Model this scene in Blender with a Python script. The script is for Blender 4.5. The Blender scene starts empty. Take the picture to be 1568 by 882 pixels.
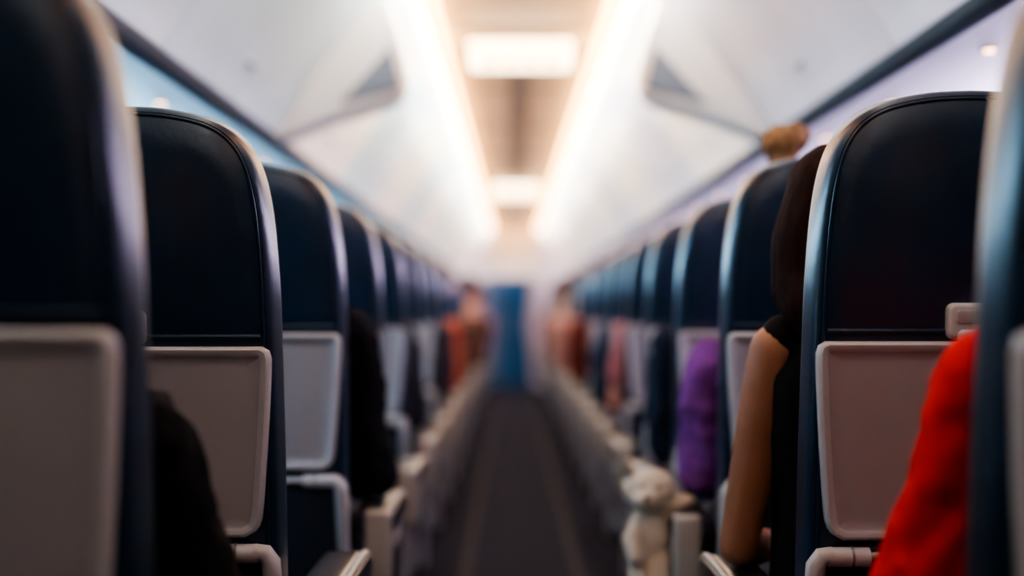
import bpy, math, random
from mathutils import Vector, Matrix, noise
random.seed(3)
scene=bpy.context.scene
COL=scene.collection
try:
    scene.view_settings.look='AgX - Medium High Contrast'
    scene.view_settings.exposure=0.28
except Exception: pass

# ------------------------------------------------------------ materials
def mat(name,color,rough=0.5,metal=0.0,bump=0.0,bscale=50.0,var=0.0,vscale=5.0,emit=None,estr=0.0,spec=0.5,sheen=0.0,coat=0.0,stretch=None,sss=0.0):
    m=bpy.data.materials.new(name); m.use_nodes=True
    nt=m.node_tree; b=nt.nodes['Principled BSDF']
    b.inputs['Base Color'].default_value=(*color,1)
    b.inputs['Roughness'].default_value=rough
    b.inputs['Metallic'].default_value=metal
    b.inputs['Specular IOR Level'].default_value=spec
    b.inputs['Sheen Weight'].default_value=sheen
    b.inputs['Coat Weight'].default_value=coat
    if sss>0:
        b.inputs['Subsurface Weight'].default_value=sss
        b.inputs['Subsurface Radius'].default_value=(1,.35,.2)
        b.inputs['Subsurface Scale'].default_value=.01
    tc=nt.nodes.new('ShaderNodeTexCoord')
    src=tc.outputs['Object']
    if stretch:
        mp=nt.nodes.new('ShaderNodeMapping'); mp.inputs['Scale'].default_value=stretch
        nt.links.new(src,mp.inputs['Vector']); src=mp.outputs['Vector']
    if var>0:
        n=nt.nodes.new('ShaderNodeTexNoise'); n.inputs['Scale'].default_value=vscale; n.inputs['Detail'].default_value=5
        nt.links.new(src,n.inputs['Vector'])
        r=nt.nodes.new('ShaderNodeValToRGB')
        r.color_ramp.elements[0].position=.3; r.color_ramp.elements[1].position=.7
        r.color_ramp.elements[0].color=(*[c*(1-var) for c in color],1)
        r.color_ramp.elements[1].color=(*[min(1,c*(1+var)) for c in color],1)
        nt.links.new(n.outputs['Fac'],r.inputs['Fac']); nt.links.new(r.outputs['Color'],b.inputs['Base Color'])
    if bump>0:
        n=nt.nodes.new('ShaderNodeTexNoise'); n.inputs['Scale'].default_value=bscale; n.inputs['Detail'].default_value=6
        nt.links.new(src,n.inputs['Vector'])
        bp=nt.nodes.new('ShaderNodeBump'); bp.inputs['Strength'].default_value=bump; bp.inputs['Distance'].default_value=0.01
        nt.links.new(n.outputs['Fac'],bp.inputs['Height']); nt.links.new(bp.outputs['Normal'],b.inputs['Normal'])
    if emit:
        b.inputs['Emission Color'].default_value=(*emit,1); b.inputs['Emission Strength'].default_value=estr
    return m

M_LEATHER=mat('navy_leather',(0.0040,0.0165,0.040),0.31,bump=.05,bscale=120,var=.25,vscale=9,spec=.46)
M_PIPE=mat('navy_piping',(0.006,0.022,0.05),0.28)
M_POCKET=mat('pocket_fabric',(0.006,0.014,0.030),0.6,bump=.1,bscale=120)
M_TRAY=mat('tray_grey_plastic',(0.355,0.340,0.365),0.42,bump=.01,bscale=300,var=.05,vscale=3)
M_RIM=mat('tray_rim_plastic',(0.46,0.455,0.48),0.32)
M_ARMTOP=mat('armrest_dark_pad',(0.010,0.012,0.020),0.30,bump=.03)
M_ARMSIDE=mat('armrest_side_plastic',(0.32,0.30,0.28),0.4)
M_PANEL=mat('seat_side_panel_plastic',(0.20,0.19,0.21),0.5,var=.1)
M_METAL=mat('seat_frame_metal',(0.25,0.25,0.27),0.4,metal=.8)
M_CUSH=mat('cushion_leather',(0.008,0.02,0.045),0.45,bump=.05,bscale=60)
SEATM=[M_LEATHER,M_PIPE,M_POCKET,M_TRAY,M_RIM,M_ARMTOP,M_ARMSIDE,M_PANEL,M_METAL,M_CUSH]
L,PI,PO,TR,RI,AT,AS,PA,ME,CU=range(10)

# ------------------------------------------------------------ mesh builder
class MB:
    def __init__(s,m=1.0): s.v=[];s.f=[];s.mi=[];s.m=m
    def rings(s,rings,mat=0,cap0=True,cap1=True,closed=True):
        b=len(s.v); n=len(rings[0])
        for r in rings:
            for p in r: s.v.append((p[0]*s.m,p[1],p[2]))
        for i in range(len(rings)-1):
            mm=mat[i] if isinstance(mat,(list,tuple)) else mat
            for j in range(n if closed else n-1):
                k=(j+1)%n
                s.f.append((b+i*n+j,b+i*n+k,b+(i+1)*n+k,b+(i+1)*n+j)); s.mi.append(mm)
        m0=mat[0] if isinstance(mat,(list,tuple)) else mat
        m1=mat[-1] if isinstance(mat,(list,tuple)) else mat
        if cap0: s.f.append(tuple(b+j for j in reversed(range(n)))); s.mi.append(m0)
        if cap1: s.f.append(tuple(b+(len(rings)-1)*n+j for j in range(n))); s.mi.append(m1)
    def slab(s,out,w0,w1,bev,mp,mat=0,steps=3):
        rs=[(w0+bev*(1-math.cos(math.pi/2*i/steps)), bev*(1-math.sin(math.pi/2*i/steps))) for i in range(steps+1)]
        rs2=[(w1-(w-w0),ins) for (w,ins) in reversed(rs)]
        rings=[[mp(u,v,w) for (u,v) in inset(out,ins)] for (w,ins) in rs+rs2]
        s.rings(rings,mat)
    def tube(s,pts,r,mat=0,n=10,closed=False,flat=1.0):
        pts=[Vector(p) for p in pts]; N=len(pts)
        rr=r if isinstance(r,(list,tuple)) else [r]*N
        rings=[]; up=None
        for i,p in enumerate(pts):
            if closed: t=(pts[(i+1)%N]-pts[i-1]).normalized()
            else: t=(pts[min(i+1,N-1)]-pts[max(i-1,0)]).normalized()
            if up is None:
                up=Vector((0,0,1)) if abs(t.z)<.9 else Vector((0,1,0))
            sx=t.cross(up)
            if sx.length<1e-4: sx=t.cross(Vector((1,0,0)))
            sx.normalize(); u2=sx.cross(t).normalized(); up=u2
            rings.append([p+sx*math.cos(2*math.pi*k/n)*rr[i]+u2*math.sin(2*math.pi*k/n)*rr[i]*flat for k in range(n)])
        if closed: rings.append(rings[0])
        s.rings(rings,mat,not closed,not closed)
    def limb(s,pts,rr,mat=0,n=14,sub=6):
        P=[Vector(p) for p in pts]; pp=[];r2=[]
        for i in range(len(P)-1):
            for k in range(sub):
                t=k/sub; pp.append(P[i].lerp(P[i+1],t)); r2.append(rr[i]*(1-t)+rr[i+1]*t)
        pp.append(P[-1]); r2.append(rr[-1])
        s.tube(pp,r2,mat,n)
        for i in range(len(P)): s.ball(P[i],(rr[i],)*3,mat,n)
    def ball(s,c,r,mat=0,n=14,rot=None):
        c=Vector(c); rings=[]
        for i in range(1,n):
            a=math.pi*i/n; ring=[]
            for k in range(n):
                q=2*math.pi*k/n
                p=Vector((r[0]*math.sin(a)*math.cos(q),r[1]*math.sin(a)*math.sin(q),-r[2]*math.cos(a)))
                if rot is not None: p=rot@p
                ring.append(c+p)
            rings.append(ring)
        s.rings(rings,mat)
    def mesh(s,name,mats,sharp=35):
        me=bpy.data.meshes.new(name); me.from_pydata([tuple(v) for v in s.v],[],s.f)
        for m in mats: me.materials.append(m)
        me.polygons.foreach_set('material_index',s.mi)
        me.polygons.foreach_set('use_smooth',[True]*len(s.f))
        import bmesh
        bm=bmesh.new(); bm.from_mesh(me); bmesh.ops.recalc_face_normals(bm,faces=bm.faces); bm.to_mesh(me); bm.free()
        if sharp: me.set_sharp_from_angle(angle=math.radians(sharp))
        me.update(); return me
def obj(name,me,loc=(0,0,0),parent=None):
    o=bpy.data.objects.new(name,me); COL.objects.link(o); o.location=loc
    if parent: o.parent=parent
    return o
def inset(out,d):
    if abs(d)<1e-9: return list(out)
    n=len(out); area=sum(out[i][0]*out[(i+1)%n][1]-out[(i+1)%n][0]*out[i][1] for i in range(n))
    sg=1 if area>0 else -1; res=[]
    for i in range(n):
        p0=Vector(out[i-1]);p1=Vector(out[i]);p2=Vector(out[(i+1)%n])
        a=(p1-p0);b=(p2-p1)
        if a.length<1e-9 or b.length<1e-9: res.append(tuple(p1)); continue
        a.normalize();b.normalize()
        na=Vector((-a.y,a.x))*sg; nb=Vector((-b.y,b.x))*sg
        m=(na+nb)
        if m.length<1e-6: m=na
        m.normalize(); k=max(.5,m.dot(na)); q=p1+m*d/k
        res.append((q.x,q.y))
    return res
def rrect(u0,u1,v0,v1,r,n=5):
    o=[]
    for (cx,cy,a0) in ((u1-r,v1-r,0),(u0+r,v1-r,90),(u0+r,v0+r,180),(u1-r,v0+r,270)):
        for i in range(n+1):
            a=math.radians(a0+90*i/n); o.append((cx+r*math.cos(a),cy+r*math.sin(a)))
    return o
def catmull(P,k=4):
    o=[];n=len(P)
    for i in range(n-1):
        p0=Vector(P[max(i-1,0)]);p1=Vector(P[i]);p2=Vector(P[i+1]);p3=Vector(P[min(i+2,n-1)])
        for j in range(k):
            t=j/k
            q=.5*((2*p1)+(-p0+p2)*t+(2*p0-5*p1+4*p2-p3)*t*t+(-p0+3*p1-3*p2+p3)*t**3)
            o.append(tuple(q))
    o.append(tuple(P[-1])); return o

# ------------------------------------------------------------ airplane seat
HALF=[(.212,.42),(.220,.55),(.222,.75),(.223,.92),(.222,1.07),(.219,1.16),(.2115,1.25),(.199,1.312),(.181,1.349),(.155,1.375),(.118,1.392),(.06,1.403),(0,1.406)]
hr=catmull(HALF,4)
BACK=hr+[(-u,v) for (u,v) in reversed(hr[:-1])]
TANR=math.tan(math.radians(9))
def yr(z):
    if z<1.05: return (1.05-z)*TANR
    return -(z-1.05)*TANR*.6
def bmap(u,z,w): return (u,yr(z)+w,z)
def make_seat(m,kind):
    b=MB(m)
    c=Vector((0,.93))
    def scaled(s): return [(c.x+(u-c.x)*s,c.y+(v-c.y)*s) for (u,v) in inset(BACK,.020)]
    R=[]
    for s,w in ((.25,-.006),(.5,-.006),(.75,-.005),(.9,-.003),(1,0)):
        R.append([bmap(u,v,w) for u,v in scaled(s)])
    for ins,w in ((.0155,.003),(.013,.0045),(.010,.002),(.005,.005),(.0015,.013),(0,.028),(-.003,.06),(0,.085),(.008,.105),(.022,.122),(.05,.132),(.09,.135)):
        R.append([bmap(u,v,w) for u,v in inset(BACK,ins)])
    b.rings(R,L)
    pp=[bmap(u,v,.0015) for u,v in inset(BACK,.0135) if v>.6]
    b.tube(pp,.0022,PI,8)
    b.tube([bmap(-.205+.41*i/10,1.062,-.006) for i in range(11)],.0035,PI,8)
    b.slab(rrect(-.20,.20,.44,.75,.03),-.016,.01,.008,bmap,PO)
    b.tube([bmap(-.195+.39*i/10,.735,-.018) for i in range(11)],.007,PI,8)
    # tray table
    th=catmull([(.190,.765),(.200,.785),(.208,.86),(.214,.93),(.219,1.0),(.220,1.030)],3)
    tr=[( .175,.757)]+th+[(.217,1.041),(.207,1.047)]
    tray=tr+[(-u,v) for u,v in reversed(tr)]
    rr=[]; tm=[]
    t0=inset(tray,.018)
    for s in (.3,.6,.9):
        rr.append([bmap(u*s,.905+(v-.905)*s,-.0165) for u,v in t0]); tm.append(TR)
    for ins,w,mm in ((.018,-.0165,TR),(.0145,-.0185,RI),(.011,-.0215,RI),(.005,-.0225,RI),(.0015,-.020,RI),(0,-.015,RI),(0,.0,RI)):
        rr.append([bmap(u,v,w) for u,v in inset(tray,ins)]); tm.append(mm)
    b.rings(rr,tm[:-1])
    b.slab(rrect(-.115,-.025,.93,1.0,.004),-.0172,-.0165,.0003,bmap,TR,1)
    # latch
    b.slab(rrect(-.036,.036,1.050,1.102,.011),-.024,.0,.007,bmap,RI)
    b.slab(rrect(-.026,.026,1.072,1.092,.006),-.0265,-.022,.002,bmap,TR)
    b.slab(rrect(-.024,.024,1.034,1.064,.008),-.036,-.022,.005,bmap,RI)
    # tray arms and pivots
    for s in (1,-1):
        zc=.733; yk=yr(zc)-.022
        b.tube([(s*.135,yk,zc),(s*.137,yk,zc),(s*.198,yk,zc),(s*.200,yk,zc)],[.009,.0145,.0145,.012],RI,14)
        b.tube([(s*.160,yk,zc),(s*.1605,yk,zc),(s*.1635,yk,zc),(s*.164,yk,zc)],[.0145,.0158,.0158,.0145],ME,14)
        arm=[(s*.190,yk-.002,zc+.004),(s*.207,yk-.002,zc+.001),(s*.215,yk,zc-.012),(s*.217,yk+.004,zc-.04),(s*.217,yk+.03,zc-.12),(s*.217,yk+.07,zc-.20)]
        b.tube(arm,[.012,.014,.015,.014,.013,.014],RI,12)
        b.tube([(s*.205,yk+.07,zc-.20),(s*.228,yk+.07,zc-.20)],.018,ME,14)
    b.tube([(-.14,yr(.733)-.022,.735),(.14,yr(.733)-.022,.735)],.0055,RI,10)
    # seat cushion
    b.slab(rrect(-.222,.222,.12,.59,.05),.36,.47,.03,lambda u,v,w:(u,v,w),CU,4)
    b.slab(rrect(-.20,.20,.14,.56,.03),.31,.36,.01,lambda u,v,w:(u,v,w),ME)
    for y in (.22,.48): b.tube([(-.23,y,.30),(.23,y,.30)],.02,ME,10)
    if kind!='mid':
        for (y0,y1) in ((.22,.10),(.48,.58)):
            b.tube([(.10,y0,.30),(.10,y1,.02)],.016,ME,10)
        b.tube([(.10,.05,.014),(.10,.62,.014)],.014,ME,8)
        b.tube([(.10,.22,.29),(.10,.56,.06)],.010,ME,8)
    # armrests
    prof=[(.13,.605),(.13,.635),(.15,.652),(.30,.655),(.48,.652),(.53,.645),(.556,.630),(.562,.612),(.55,.598),(.50,.592),(.16,.590)]
    prof=catmull(prof,3)
    if kind=='aisle':
        b.slab(prof,.228,.300,.012,lambda a,c2,w:(w,a,c2),AT,4)
        b.slab(inset(prof,-.003),.298,.312,.005,lambda a,c2,w:(w,a,c2),AS)
        b.slab(inset(prof,.008),.309,.3145,.003,lambda a,c2,w:(w,a,c2),AT)
        b.slab(rrect(.120,.160,.50,.657,.012),.256,.314,.008,lambda a,c2,w:(w,a,c2),AS)
        side=[(.14,.36),(.135,.60),(.50,.60),(.52,.56),(.50,.42),(.44,.36)]
        b.slab(side,.285,.306,.006,lambda a,c2,w:(w,a,c2),PA)
        b.slab([(.19,.40),(.19,.56),(.45,.56),(.46,.50),(.42,.40)],.304,.309,.003,lambda a,c2,w:(w,a,c2),AT)
        b.slab(rrect(.13,.17,.22,.50,.01),.266,.290,.006,lambda a,c2,w:(w,a,c2),PA)
        b.tube([(.265,.15,.52),(.19,.15,.47)],.02,ME,10)
        b.tube([(.27,.2,.36),(.27,.2,.30),(.2,.22,.30)],.014,ME,8)
    else:
        b.slab(prof,.212,.248,.010,lambda a,c2,w:(w,a,c2),AT)
        b.tube([(.23,.16,.61),(.23,.17,.45)],.016,ME,10)
    return b.mesh('airplane_seat_'+kind,SEATM,40)
SE={}
for side in (-1,1):
    for k in ('aisle','mid','win'):
        SE[(side,k)]=make_seat(-side,k)
XC=(.62,1.085,1.535)
def row_y(side,n):
    if side>0:
        return 1.145+.785*(n-1)-(.01 if n==2 else 0)+(.022 if n==1 else 0)
    if n<=2: return 1.215+.77*(n-1)
    return 1.985+.815*(n-2)
NROWS=22
for n in range(-2,NROWS+1):
    for side in (-1,1):
        if row_y(side,n)>17.9: continue
        for k,x in zip(('aisle','mid','win'),XC):
            o=obj('airplane_seat',SE[(side,k)],(side*x,row_y(side,n),0))
            if n==1: o.scale.z=1.035
            elif n==2: o.scale.z=1.0 if side<0 else 1.009
            elif n==3: o.scale.z=1.006 if side<0 else 1.009
            elif n>3: o.scale.z=.998 if side<0 else 1.0

# ------------------------------------------------------------ cabin shell
Y0,Y1=-4.0,19.5
def strip(name,prof,mats,y0=Y0,y1=Y1,mi=None,sharp=40):
    b=MB(); base=0
    for (x,z) in prof: b.v.append((x,y0,z))
    for (x,z) in prof: b.v.append((x,y1,z))
    n=len(prof)
    for i in range(n-1):
        b.f.append((base+i,base+i+1,base+n+i+1,base+n+i)); b.mi.append(mi[i] if mi else 0)
    me=b.mesh(name,mats,sharp); return obj(name,me)
M_FLOOR=mat('aisle_carpet',(0.0105,0.0098,0.0175),0.95,bump=.5,bscale=200,var=.5,vscale=40,spec=.1)
M_TRACK=mat('floor_track',(0.032,0.028,0.032),0.9,spec=.1)
M_WALL=mat('sidewall_plastic',(0.75,0.78,0.82),0.45)
M_BIN_L=mat('bin_plastic_cool_lit',(0.58,0.76,0.86),0.30,var=.10,vscale=1.6)  # cool light tint of the left side put into the plastic colour
M_BIN_R=mat('bin_plastic_lilac_lit',(0.72,0.74,0.86),0.30,var=.10,vscale=1.6)  # lavender light tint of the right side put into the plastic colour
M_WHITE=mat('ceiling_white',(0.90,0.88,0.86),0.4)
M_CEIL=mat('ceiling_centre_panel',(0.70,0.68,0.69),0.5)
M_GROOVE=mat('ceiling_vent_dark',(0.24,0.25,0.29),0.6)
M_TRIM=mat('bin_edge_trim',(0.03,0.045,0.06),0.5)
M_GREYTRIM=mat('bin_edge_grey',(0.30,0.32,0.36),0.35)
M_SIGN=mat('lit_sign_cream',(1,.95,.8),0.5,emit=(1.0,.78,.50),estr=7)
M_SIGNTXT=mat('sign_symbol_orange',(1,.4,.1),0.5,emit=(1.0,.38,.10),estr=2.5)
M_READ=mat('reading_light_warm',(1,.8,.6),0.5,emit=(1.0,.50,.28),estr=12)
M_WINDOW=mat('window_daylight',(.8,.9,1),0.3,emit=(.70,.86,1.0),estr=18)
M_UNLIT=mat('window_unlit_cover',(.6,.62,.65),0.5)  # made-up cover: keeps near and rear windows from lighting the seat backs
M_FILLL=mat('fill_light_blue',(.3,.7,1),0.5,emit=(.48,.82,1.0),estr=36)  # made-up fill glow, cool wash for the left side
M_FILLR=mat('fill_light_lilac',(.8,.6,1),0.5,emit=(.92,.76,1.0),estr=30)  # made-up fill glow, lilac wash for the right side

b=MB()
b.slab([(-1.8,Y0),(1.8,Y0),(1.8,Y1),(-1.8,Y1)],-.05,0,.001,lambda u,v,w:(u,v,w),0,1)
obj('floor',b.mesh('floor',[M_FLOOR]))
for s in (-1,1):
    b=MB(); b.slab([(s*.215,Y0),(s*.255,Y0),(s*.255,Y1),(s*.215,Y1)],.0,.006,.001,lambda u,v,w:(u,v,w),0,1)
    obj('trim_1' if s<0 else 'trim_2',b.mesh('floor_track',[M_TRACK]))
strip('ceiling',[(-.335,2.315),(-.30,2.322),(-.15,2.330),(.15,2.330),(.30,2.322),(.335,2.315)],[M_CEIL])
strip('ceiling_outer_shell',[(-1.9,2.5),(1.9,2.5)],[M_WALL])
b=MB()
y=-3.6
while y<19:
    b.slab([(-.30,y),(.30,y),(.30,y+.015),(-.30,y+.015)],2.316,2.326,.002,lambda u,v,w:(u,v,w),0,1); y+=1.55
b.slab([(-.065,6.3),(.065,6.3),(.065,12.3),(-.065,12.3)],2.312,2.326,.003,lambda u,v,w:(u,v,w),0,1)
obj('ceiling_vent',b.mesh('ceiling_vent',[M_GROOVE]))
SEG=[(Y0,.5,5,20),(.5,4.7,11,30),(4.7,Y1,17,84)]
for s in (-1,1):
    nm='left' if s<0 else 'right'
    for i,(ya,yb,ea,ew) in enumerate(SEG):
        MA=mat('cove_light_amber',(0.9,0.6,0.3),0.5,emit=(1.0,.46,.12),estr=ea)
        MC=mat('cove_light_white',(1,1,1),0.5,emit=(1.0,.92,.80) if i==2 else (1.0,.94,.87),estr=ew)
        strip('cove_lamp_'+nm,[(s*.335,2.318),(s*.337,2.262),(s*.345,2.234),(s*.362,2.222),(s*.368,2.226),(s*.370,2.266),(s*.43,2.275),(s*.50,2.250)],[MA,MC,M_WHITE],ya,yb,mi=[0,0,2,2,1,2,2])
    MBIN=M_BIN_L if s<0 else M_BIN_R
    strip('passenger_service_panel_'+nm,[(s*.895,1.725),(s*.92,1.70),(s*1.35,1.70),(s*1.44,1.72),(s*1.50,1.75)],[MBIN])
    strip('added_fill_'+nm,[(s*1.545,1.64),(s*1.50,1.62),(s*1.535,1.60)],[M_FILLL if s<0 else M_FILLR],2.0,Y1)  # added fill strip on the wall, brightens the service panel undersides
    wp=[(1.50,1.750),(1.60,1.60),(1.70,1.35),(1.755,1.10),(1.765,.80),(1.75,.4),(1.74,0)]
    w=strip('wall_'+nm,[(s*x,z) for x,z in wp],[M_WALL])
    strip('bin_rail_trim_'+nm,[(s*.930,1.697),(s*.912,1.699),(s*.896,1.712),(s*.886,1.732)],[M_TRIM])
PA_=catmull([(.49,2.252),(.55,2.205),(.62,2.12),(.70,2.02),(.79,1.89),(.85,1.80),(.885,1.735)],4)
PB_=catmull([(.49,2.252),(.462,2.15),(.440,2.05),(.425,1.96),(.440,1.885),(.52,1.845),(.68,1.80),(.885,1.722)],4)
def bin_unit(s,y0,y1,prof,mat_):
    b=MB()
    body=[(x,z) for x,z in prof]+[(1.2,1.74),(1.45,1.80),(1.45,2.40),(.6,2.40)]
    o=[(s*x,z) for x,z in body]
    b.slab(o,y0,y1,.010,lambda u,v,w:(u,w,v),0,3)
    i=len(prof)-7; x,z=prof[i]; ym=(y0+y1)/2
    if y1-y0>1: b.ball((s*x,ym,z),(.012,.06,.010),1,10)
    return obj('overhead_bin',b.mesh('overhead_bin',[mat_,M_GREYTRIM]))
YS=4.75
M_BEND=mat('bin_end_grey',(.17,.20,.26),.5)
for s in (-1,1):
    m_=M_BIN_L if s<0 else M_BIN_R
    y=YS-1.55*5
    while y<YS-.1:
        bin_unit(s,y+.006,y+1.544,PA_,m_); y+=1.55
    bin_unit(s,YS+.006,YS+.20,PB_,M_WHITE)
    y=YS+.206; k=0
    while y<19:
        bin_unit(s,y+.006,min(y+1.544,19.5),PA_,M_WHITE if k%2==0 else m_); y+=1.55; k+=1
    b=MB(); b.slab([(s*.475,2.05),(s*.440,1.90),(s*.66,1.845)],YS-.012,YS+.03,.004,lambda u,v,w:(u,w,v),0,1)
    obj('bin_end_cap',b.mesh('bin_end_cap',[M_BEND]))
for n in range(-1,NROWS):
    for s in (-1,1):
        b=MB(); b.tube([(0,0,.0),(0,0,-.008)],[.014,.012],0,14); b.tube([(0,0,.004),(0,0,-.005)],[.022,.020],1,14)
        obj('reading_lamp',b.mesh('reading_lamp',[M_READ,M_GREYTRIM]),(s*1.05,row_y(1,n)+.30,1.700))
def sign(y,w=.46):
    b=MB()
    b.slab(rrect(-w/2,w/2,2.180,2.315,.02),y,y+.10,.012,lambda u,v,ww:(u,ww,v),0)
    b.slab(rrect(-w/2-.012,w/2+.012,2.300,2.322,.008),y-.02,y+.12,.004,lambda u,v,ww:(u,ww,v),2)
    for i in range(4):
        c=-w*.3+i*w*.2
        b.slab(rrect(c-.032,c+.032,2.188,2.214,.008),y-.004,y+.002,.001,lambda u,v,ww:(u,ww,v),1)
    obj('exit_sign',b.mesh('exit_sign',[M_SIGN,M_SIGNTXT,M_WHITE]))
sign(5.85); sign(12.6)
for s in (-1,1):
    k=0; y=-3.2
    while y<18.6:
        b=MB()
        def mp(u,v,w,s=s):
            z=v; x=1.755-(z-1.10)*.22 if z>1.10 else 1.765-(z-.8)*.033
            return (s*(x-.004-w),u,z)
        b.slab(rrect(-.15,.15,.86,1.30,.10,7),-.0,.012,.006,mp,1)
        b.slab(rrect(-.105,.105,.91,1.25,.075,7),.008,.014,.001,mp,0)
        o=obj('window_%d'%(k+(0 if s<0 else 100)),b.mesh('window',[M_WINDOW if y>1.9 else M_UNLIT,M_WALL])); o.location=(0,y,0)
        y+=.52; k+=1
M_BULK=mat('bulkhead_laminate',(.72,.64,.69),.5)
b=MB()
for s in (-1,1): b.slab([(s*.36,0),(s*1.76,0),(s*1.76,2.26),(s*.36,2.26)],18.9,18.98,.005,lambda u,v,w:(u,w,v),0,1)
b.slab([(-.36,1.56),(.36,1.56),(.36,2.26),(-.36,2.26)],18.9,18.98,.005,lambda u,v,w:(u,w,v),1,1)
obj('wall_front',b.mesh('wall_front',[M_BULK,M_WHITE]))
b=MB(); b.slab([(-1.9,0),(1.9,0),(1.9,2.5),(-1.9,2.5)],19.5,19.55,.005,lambda u,v,w:(u,w,v),0,1)
b.slab([(-1.9,0),(1.9,0),(1.9,2.5),(-1.9,2.5)],Y0-.05,Y0,.005,lambda u,v,w:(u,w,v),0,1)
obj('wall_back',b.mesh('wall_back',[M_BULK]))
M_CURT=mat('blue_curtain_fabric',(.012,.11,.26),.8,bump=.2,bscale=30)
M_CURT2=mat('blue_curtain_dark',(.09,.15,.27),.8)
b=MB(); N=90
def crt(x0,x1,yc,amp,mi,zt):
    ra=[]
    for z in (0.03,.5,.9,1.2,1.4,zt):
        g=.66+.34*min(1,abs(z-.9)/.66)
        xc=(x0+x1)/2-.02
        ra.append([(xc+((x0+(x1-x0)*i/N)-xc)*g,yc+amp*math.sin(i*.95+z*.3)+.3*amp*math.sin(i*2.3),z) for i in range(N+1)])
    b.rings(ra,mi,False,False,False)
crt(-.18,.24,18.78,.026,0,1.56); crt(-.46,-.06,18.84,.02,2,1.56)
b.tube([(-.38,18.84,1.57),(.38,18.84,1.57)],.012,1,10)
obj('galley_curtain',b.mesh('galley_curtain',[M_CURT,M_METAL,M_CURT2],0))

# ------------------------------------------------------------ people
def remesh(mb,vox,smooth=4,disp=None):
    me=mb.mesh('tmp',[],0); o=obj('tmp',me)
    md=o.modifiers.new('r','REMESH'); md.mode='VOXEL'; md.voxel_size=vox
    sm=o.modifiers.new('s','SMOOTH'); sm.iterations=smooth; sm.factor=.5
    dg=bpy.context.evaluated_depsgraph_get(); dg.update()
    ev=o.evaluated_get(dg); m2=ev.to_mesh()
    V=[v.co.copy() for v in m2.vertices]; F=[tuple(p.vertices) for p in m2.polygons]
    if disp: 
        NN=[v.normal.copy() for v in m2.vertices]
        V=[disp(v,n) for v,n in zip(V,NN)]
    ev.to_mesh_clear(); bpy.data.objects.remove(o); bpy.data.meshes.remove(me)
    return V,F
def cloth(amp,sc):
    def d(v,n):
        return v+n*amp*(noise.noise(Vector((v.x*sc,v.y*sc,v.z*sc*.6)))+.5*noise.noise(v*sc*2.3))
    return d
def ringloft(b,rs,n=22):
    b.rings([[(cx+rx*math.cos(2*math.pi*k/n),cy+ry*math.sin(2*math.pi*k/n),z) for k in range(n)] for (cx,cy,z,rx,ry) in rs],0)
def hand(b,w,d,up,s):
    w=Vector(w); d=Vector(d).normalized(); side=d.cross(Vector(up)).normalized()*s; dn=side.cross(d).normalized()
    if dn.z>0: dn=-dn
    for t in (0,1,2,3):
        o=(-1.5+t)*.019
        b.limb([w+side*o*.4+d*.0,w+d*.05+side*o*.9,w+d*.088+side*o],[.015,.0145,.0115],n=8,sub=2)
    ln=(.062,.074,.080,.070)
    for t in range(4):
        o=(-1.5+t)*.0195; p=w+d*.088+side*o; l=ln[t]
        sp=side*(t-1.5)*.004
        b.limb([p,p+d*l*.42+dn*.008+sp,p+d*l*.68+dn*.028+sp,p+d*l*.75+dn*.048+sp],[.0095,.0088,.0082,.007],n=8,sub=2)
    p=w+d*.025+side*.026
    b.limb([p,p+d*.028+side*.024+dn*.010,p+d*.056+side*.030+dn*.022],[.0125,.0105,.0085],n=8,sub=2)
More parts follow.
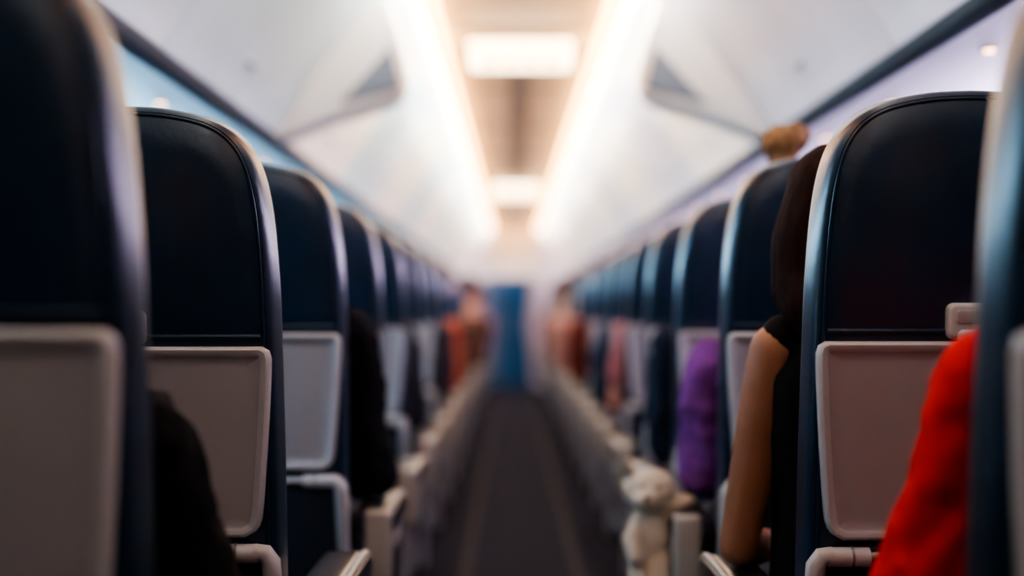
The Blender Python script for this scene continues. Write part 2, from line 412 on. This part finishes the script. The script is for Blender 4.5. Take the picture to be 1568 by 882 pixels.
def person(side,cx,yb,shirt,skin=(.50,.26,.16),hair=(.03,.018,.012),style='short',sleeves='long',zs=1.05,sh=.165,
           el=None,elz=.72,headx=None,headz=None,pants=(.03,.035,.06),fine=True,lean=0.0,rs=.058,tw=1.0):
    a=-side; y0=yb+.32; ys=y0-.03
    hx=cx if headx is None else headx
    hz=zs+.235 if headz is None else headz
    if el is None: el=cx+a*(sh+.04)
    vs=.009 if fine else .014
    sx=cx+lean*a
    V=[];F=[];MI=[]
    def add(vf,mi):
        v,f=vf; o=len(V); V.extend(v); F.extend([tuple(i+o for i in q) for q in f]); MI.extend([mi]*len(f))
    SA=Vector((sx+a*sh,ys,zs-.045)); EA=Vector((el,ys+.05,elz)); WA=Vector((cx+a*.10,ys+.27,.665))
    SB=Vector((sx-a*.165,ys,zs-.045)); EB=Vector((sx-a*(.165+.03),ys+.06,.74)); WB=Vector((cx-a*.09,ys+.26,.655))
    b=MB()
    hy=ys+.035
    b.ball((hx,hy,hz+.02),(.074,.092,.092)); b.ball((hx,hy+.025,hz-.04),(.058,.068,.07))
    b.ball((hx,hy+.045,hz-.085),(.030,.034,.022))
    b.limb([(sx,ys,zs-.08),(sx*.5+hx*.5,ys+.005,zs+.03),(hx,hy-.015,hz-.05)],[.07,.052,.05],n=12)
    b.ball((hx,hy+.098,hz-.012),(.011,.016,.022)); b.ball((hx,hy+.106,hz-.026),(.014,.013,.010))
    b.ball((hx,hy+.088,hz-.055),(.024,.012,.006)); b.ball((hx,hy+.087,hz-.065),(.021,.012,.006))
    b.ball((hx,hy+.083,hz+.030),(.055,.014,.010))
    for q in (-1,1): b.ball((hx+q*.076,hy,hz-.005),(.010,.020,.032))
    b.ball((sx,ys,zs-.12),(.13,.08,.08))
    for S,E,W in ((SA,EA,WA),(SB,EB,WB)):
        b.limb([S,S.lerp(E,.25),S.lerp(E,.6),E,E.lerp(W,.35),W],[.044,.045,.040,.034,.036,.024],n=12)
        b.limb([Vector((sx,ys,zs-.06)),S],[.05,.044],n=12,sub=3)
    add(remesh(b,vs*.85,3),0)
    b=MB()
    hand(b,WA,(-a*.55,.8,-.18),(0,0,1),1 if a<0 else -1)
    hand(b,WB,(a*.55,.8,-.15),(0,0,1),-1 if a<0 else 1)
    add(remesh(b,.0045 if fine else .006,2),0)
    b=MB()
    for q in (-1,1):
        b.ball((hx+q*.031,hy+.082,hz+.008),(.013,.011,.009),0,8)
    add(([Vector(v) for v in b.v],b.f),4)
    b=MB()
    for q in (-1,1):
        b.ball((hx+q*.031,hy+.092,hz+.008),(.006,.003,.006),0,8)
    add(([Vector(v) for v in b.v],b.f),2)
    b=MB()
    ringloft(b,[(cx,y0,.49,.165*tw,.115),(cx,y0,.56,.170*tw,.125),(cx,y0-.005,.66,.150*tw,.118),(cx*.6+sx*.4,y0-.01,.78,.148*tw,.112),
                (sx,ys,.90,.160*tw,.112),(sx,ys,zs-.09,.165*tw,.108),(sx,ys,zs-.035,.145,.090),(sx,ys,zs-.0,.105,.075),(sx,ys,zs+.02,.072,.066)])
    if sleeves=='none':
        for S in (SA,SB):
            q=Vector((sx,ys,zs-.02)); b.limb([q,q.lerp(S,.90)+Vector((0,0,.014))],[.05,.046],n=12,sub=3)
    else:
        for S,E,W in ((SA,EA,WA),(SB,EB,WB)):
            b.limb([Vector((sx,ys,zs-.065)),S+Vector((0,0,.0))],[.065,rs],n=12,sub=3)
            if sleeves=='long': b.limb([S,S.lerp(E,.5),E,E.lerp(W,.5),E.lerp(W,.93)],[rs,rs*.98,rs*.88,rs*.74,rs*.60],n=12)
            else: b.limb([S,S.lerp(E,.3),S.lerp(E,.62)],[rs,rs*1.0,rs*.98],n=12)
    add(remesh(b,vs,4,cloth(.016 if sleeves!='none' else .003,14)),1)
    b=MB()
    b.ball((cx,y0,.555),(.175,.135,.085))
    for q in (-1,1):
        b.limb([(cx+q*.085,y0+.0,.555),(cx+q*.10,y0+.22,.560),(cx+q*.10,y0+.385,.545),(cx+q*.10,y0+.385,.32),(cx+q*.10,y0+.37,.11)],[.090,.082,.066,.060,.050],n=12)
    add(remesh(b,vs*1.3,4,cloth(.008,12)),3)
    b=MB()
    for q in (-1,1):
        b.limb([(cx+q*.10,y0+.35,.05),(cx+q*.105,y0+.45,.042),(cx+q*.11,y0+.54,.034)],[.046,.042,.032],n=12)
    add(remesh(b,vs*1.2,2),5)
    b=MB()
    if style in('short','bun'):
        b.ball((hx,hy-.014,hz+.038),(.083,.095,.088)); b.ball((hx,hy-.05,hz-.01),(.066,.055,.075))
    if style=='bun':
        bz=hz+.178
        b.ball((hx-.004,hy-.03,bz),(.046,.044,.046)); b.ball((hx+.020,hy-.05,bz+.016),(.034,.03,.036)); b.ball((hx-.024,hy-.03,bz+.004),(.032,.034,.036))
        b.limb([(hx-.03,hy-.03,bz+.01),(hx-.060,hy-.04,bz+.022)],[.014,.005],n=6,sub=2)
        b.ball((hx,hy-.03,hz+.125),(.036,.036,.045))
    if style=='long':
        b.ball((hx,hy-.012,hz+.030),(.086,.104,.094))
        b.limb([(hx-.012,hy-.020,hz+.02),(hx-.036,hy-.02,hz-.05),(hx-.046,hy-.03,hz-.12),(hx-.044,ys-.035,zs+.03),(hx-.03,ys-.06,zs-.03)],[.078,.076,.070,.060,.040],n=14)
        b.limb([(hx+.02,hy-.020,hz+.02),(hx+.035,hy-.02,hz-.08),(hx+.035,ys-.035,zs+.03),(hx+.02,ys-.06,zs-.05)],[.074,.072,.062,.045],n=14)
    def hd(v,n):
        return v+n*(.002*noise.noise(Vector((v.x*60,v.y*60,v.z*5)))+.002*noise.noise(v*15))
    def hdb(v,n):
        return v+n*(.009*noise.noise(Vector((v.x*70,v.y*70,v.z*30)))+.008*noise.noise(v*25))
    add(remesh(b,.006 if fine else .01,1 if style=='bun' else 8,hdb if style=='bun' else hd),2)
    me=bpy.data.meshes.new('seated_passenger'); me.from_pydata([tuple(v) for v in V],[],F)
    ms=[mat('skin',skin,.5,var=.12,vscale=14,spec=.35,bump=.03,bscale=120,sss=.15 if fine else 0),mat('shirt_fabric',shirt,.9,bump=.06,bscale=180,sheen=.0,spec=.12),
        mat('hair',hair,.8,bump=.15,bscale=60,var=.35,vscale=30,stretch=(3,3,.4),spec=.06),mat('trousers_fabric',pants,.9,bump=.1,bscale=200),
        mat('eye_white',(.8,.78,.75),.2),mat('shoe_leather',(.02,.02,.02),.4)]
    for m_ in ms: me.materials.append(m_)
    me.polygons.foreach_set('material_index',MI); me.polygons.foreach_set('use_smooth',[True]*len(F)); me.update()
    return obj('seated_passenger',me)

person(1,.635,row_y(1,1),(.55,.010,.009),zs=1.066,sh=.145,el=.405,elz=.72,rs=.064,hair=(.02,.012,.01),sleeves='long')
person(-1,-.63,row_y(-1,1),(.005,.005,.008),zs=1.0,sh=.175,el=-.390,elz=.69,rs=.062)
person(1,.555,row_y(1,2),(.005,.004,.006),skin=(.27,.118,.065),hair=(.016,.006,.005),style='long',sleeves='none',zs=1.08,sh=.156,el=.345,elz=.70,headx=.508,headz=1.262,tw=1.08)
person(1,.58,row_y(1,3),(.17,.045,.24),hair=(.22,.125,.065),style='bun',zs=1.015,sh=.165,el=.395,elz=.73,headz=1.300,rs=.062)
person(-1,-.59,row_y(-1,3),(.005,.005,.009),zs=1.08,sh=.175,el=-.370,elz=.72,rs=.066)
person(-1,-.60,row_y(-1,5),(.02,.02,.03),fine=False,el=-.39)
person(1,.60,row_y(1,6),(.30,.11,.12),sleeves='short',skin=(.5,.22,.17),fine=False,el=.38,pants=(.3,.1,.1))
person(1,.57,row_y(1,4),(.012,.02,.04),fine=False,el=.40)
far=[(-1,8,(.28,.07,.04),.06),(1,9,(.09,.02,.015),.08),(-1,9,(.05,.03,.03),.09),(-1,10,(.28,.12,.09),.08),(1,11,(.32,.16,.14),.12),(-1,12,(.06,.03,.02),.16),
     (1,13,(.34,.18,.16),.15),(-1,14,(.2,.12,.18),.15),(1,15,(.12,.04,.04),.15),(-1,16,(.3,.2,.25),.15),(-1,7,(.03,.03,.05),.04),(1,7,(.02,.03,.06),.03)]
for s,n,c,ln in far:
    person(s,s*(.60-ln*.5),row_y(s,n),c,fine=False,lean=ln*.6,el=s*(.40-ln*.6),headx=s*(.58-ln*1.2),zs=1.04,hair=(.05,.025,.015))

def plush():
    X,Y=.262,row_y(1,3)+.22
    b=MB()
    b.ball((X+.005,Y,.704),(.054,.052,.050)); b.ball((X-.012,Y-.045,.690),(.028,.026,.024))
    for q in (-1,1): b.ball((X+.002+q*.048,Y+.004,.704),(.013,.016,.026))
    b.ball((X+.002,Y+.004,.600),(.046,.044,.066))
    b.limb([(X-.02,Y-.01,.64),(X-.040,Y-.03,.60),(X-.033,Y-.045,.565)],[.022,.022,.020],n=10)
    b.limb([(X+.02,Y,.645),(X+.06,Y-.005,.676),(X+.085,Y,.680)],[.022,.022,.018],n=10)
    b.limb([(X-.018,Y-.01,.56),(X-.026,Y-.03,.51),(X-.026,Y-.045,.485)],[.026,.024,.023],n=10)
    b.limb([(X+.020,Y-.01,.56),(X+.020,Y-.03,.51),(X+.020,Y-.045,.485)],[.026,.024,.023],n=10)
    V,F=remesh(b,.005,3,lambda v,n:v+n*.004*noise.noise(v*90))
    mi=[0]*len(F); b2=MB()
    b2.ball((X-.012,Y-.071,.696),(.006,.004,.005),1,8)
    for q in (-1,1): b2.ball((X+q*.018,Y-.048,.718),(.004,.004,.004),1,8)
    o=len(V); V+=[Vector(v) for v in b2.v]; F+=[tuple(i+o for i in f) for f in b2.f]; mi+=b2.mi
    me=bpy.data.meshes.new('plush_toy'); me.from_pydata([tuple(v) for v in V],[],F)
    me.materials.append(mat('plush_cream',(.56,.49,.41),.95,bump=.2,bscale=160,sheen=.3)); me.materials.append(M_ARMTOP)
    me.polygons.foreach_set('material_index',mi); me.polygons.foreach_set('use_smooth',[True]*len(F))
    obj('plush_toy',me)
plush()

w=bpy.data.worlds.new('sky'); scene.world=w; w.use_nodes=True
w.node_tree.nodes['Background'].inputs[0].default_value=(.5,.65,.8,1); w.node_tree.nodes['Background'].inputs[1].default_value=.5
cam=bpy.data.cameras.new('camera'); co=bpy.data.objects.new('camera',cam); COL.objects.link(co)
co.location=(-.04,0,1.10); co.rotation_euler=(math.radians(91.0),0,0)
cam.lens=46.6; cam.sensor_width=36; cam.clip_start=.02
cam.dof.use_dof=True; cam.dof.focus_distance=1.97; cam.dof.aperture_fstop=1.1
scene.camera=co
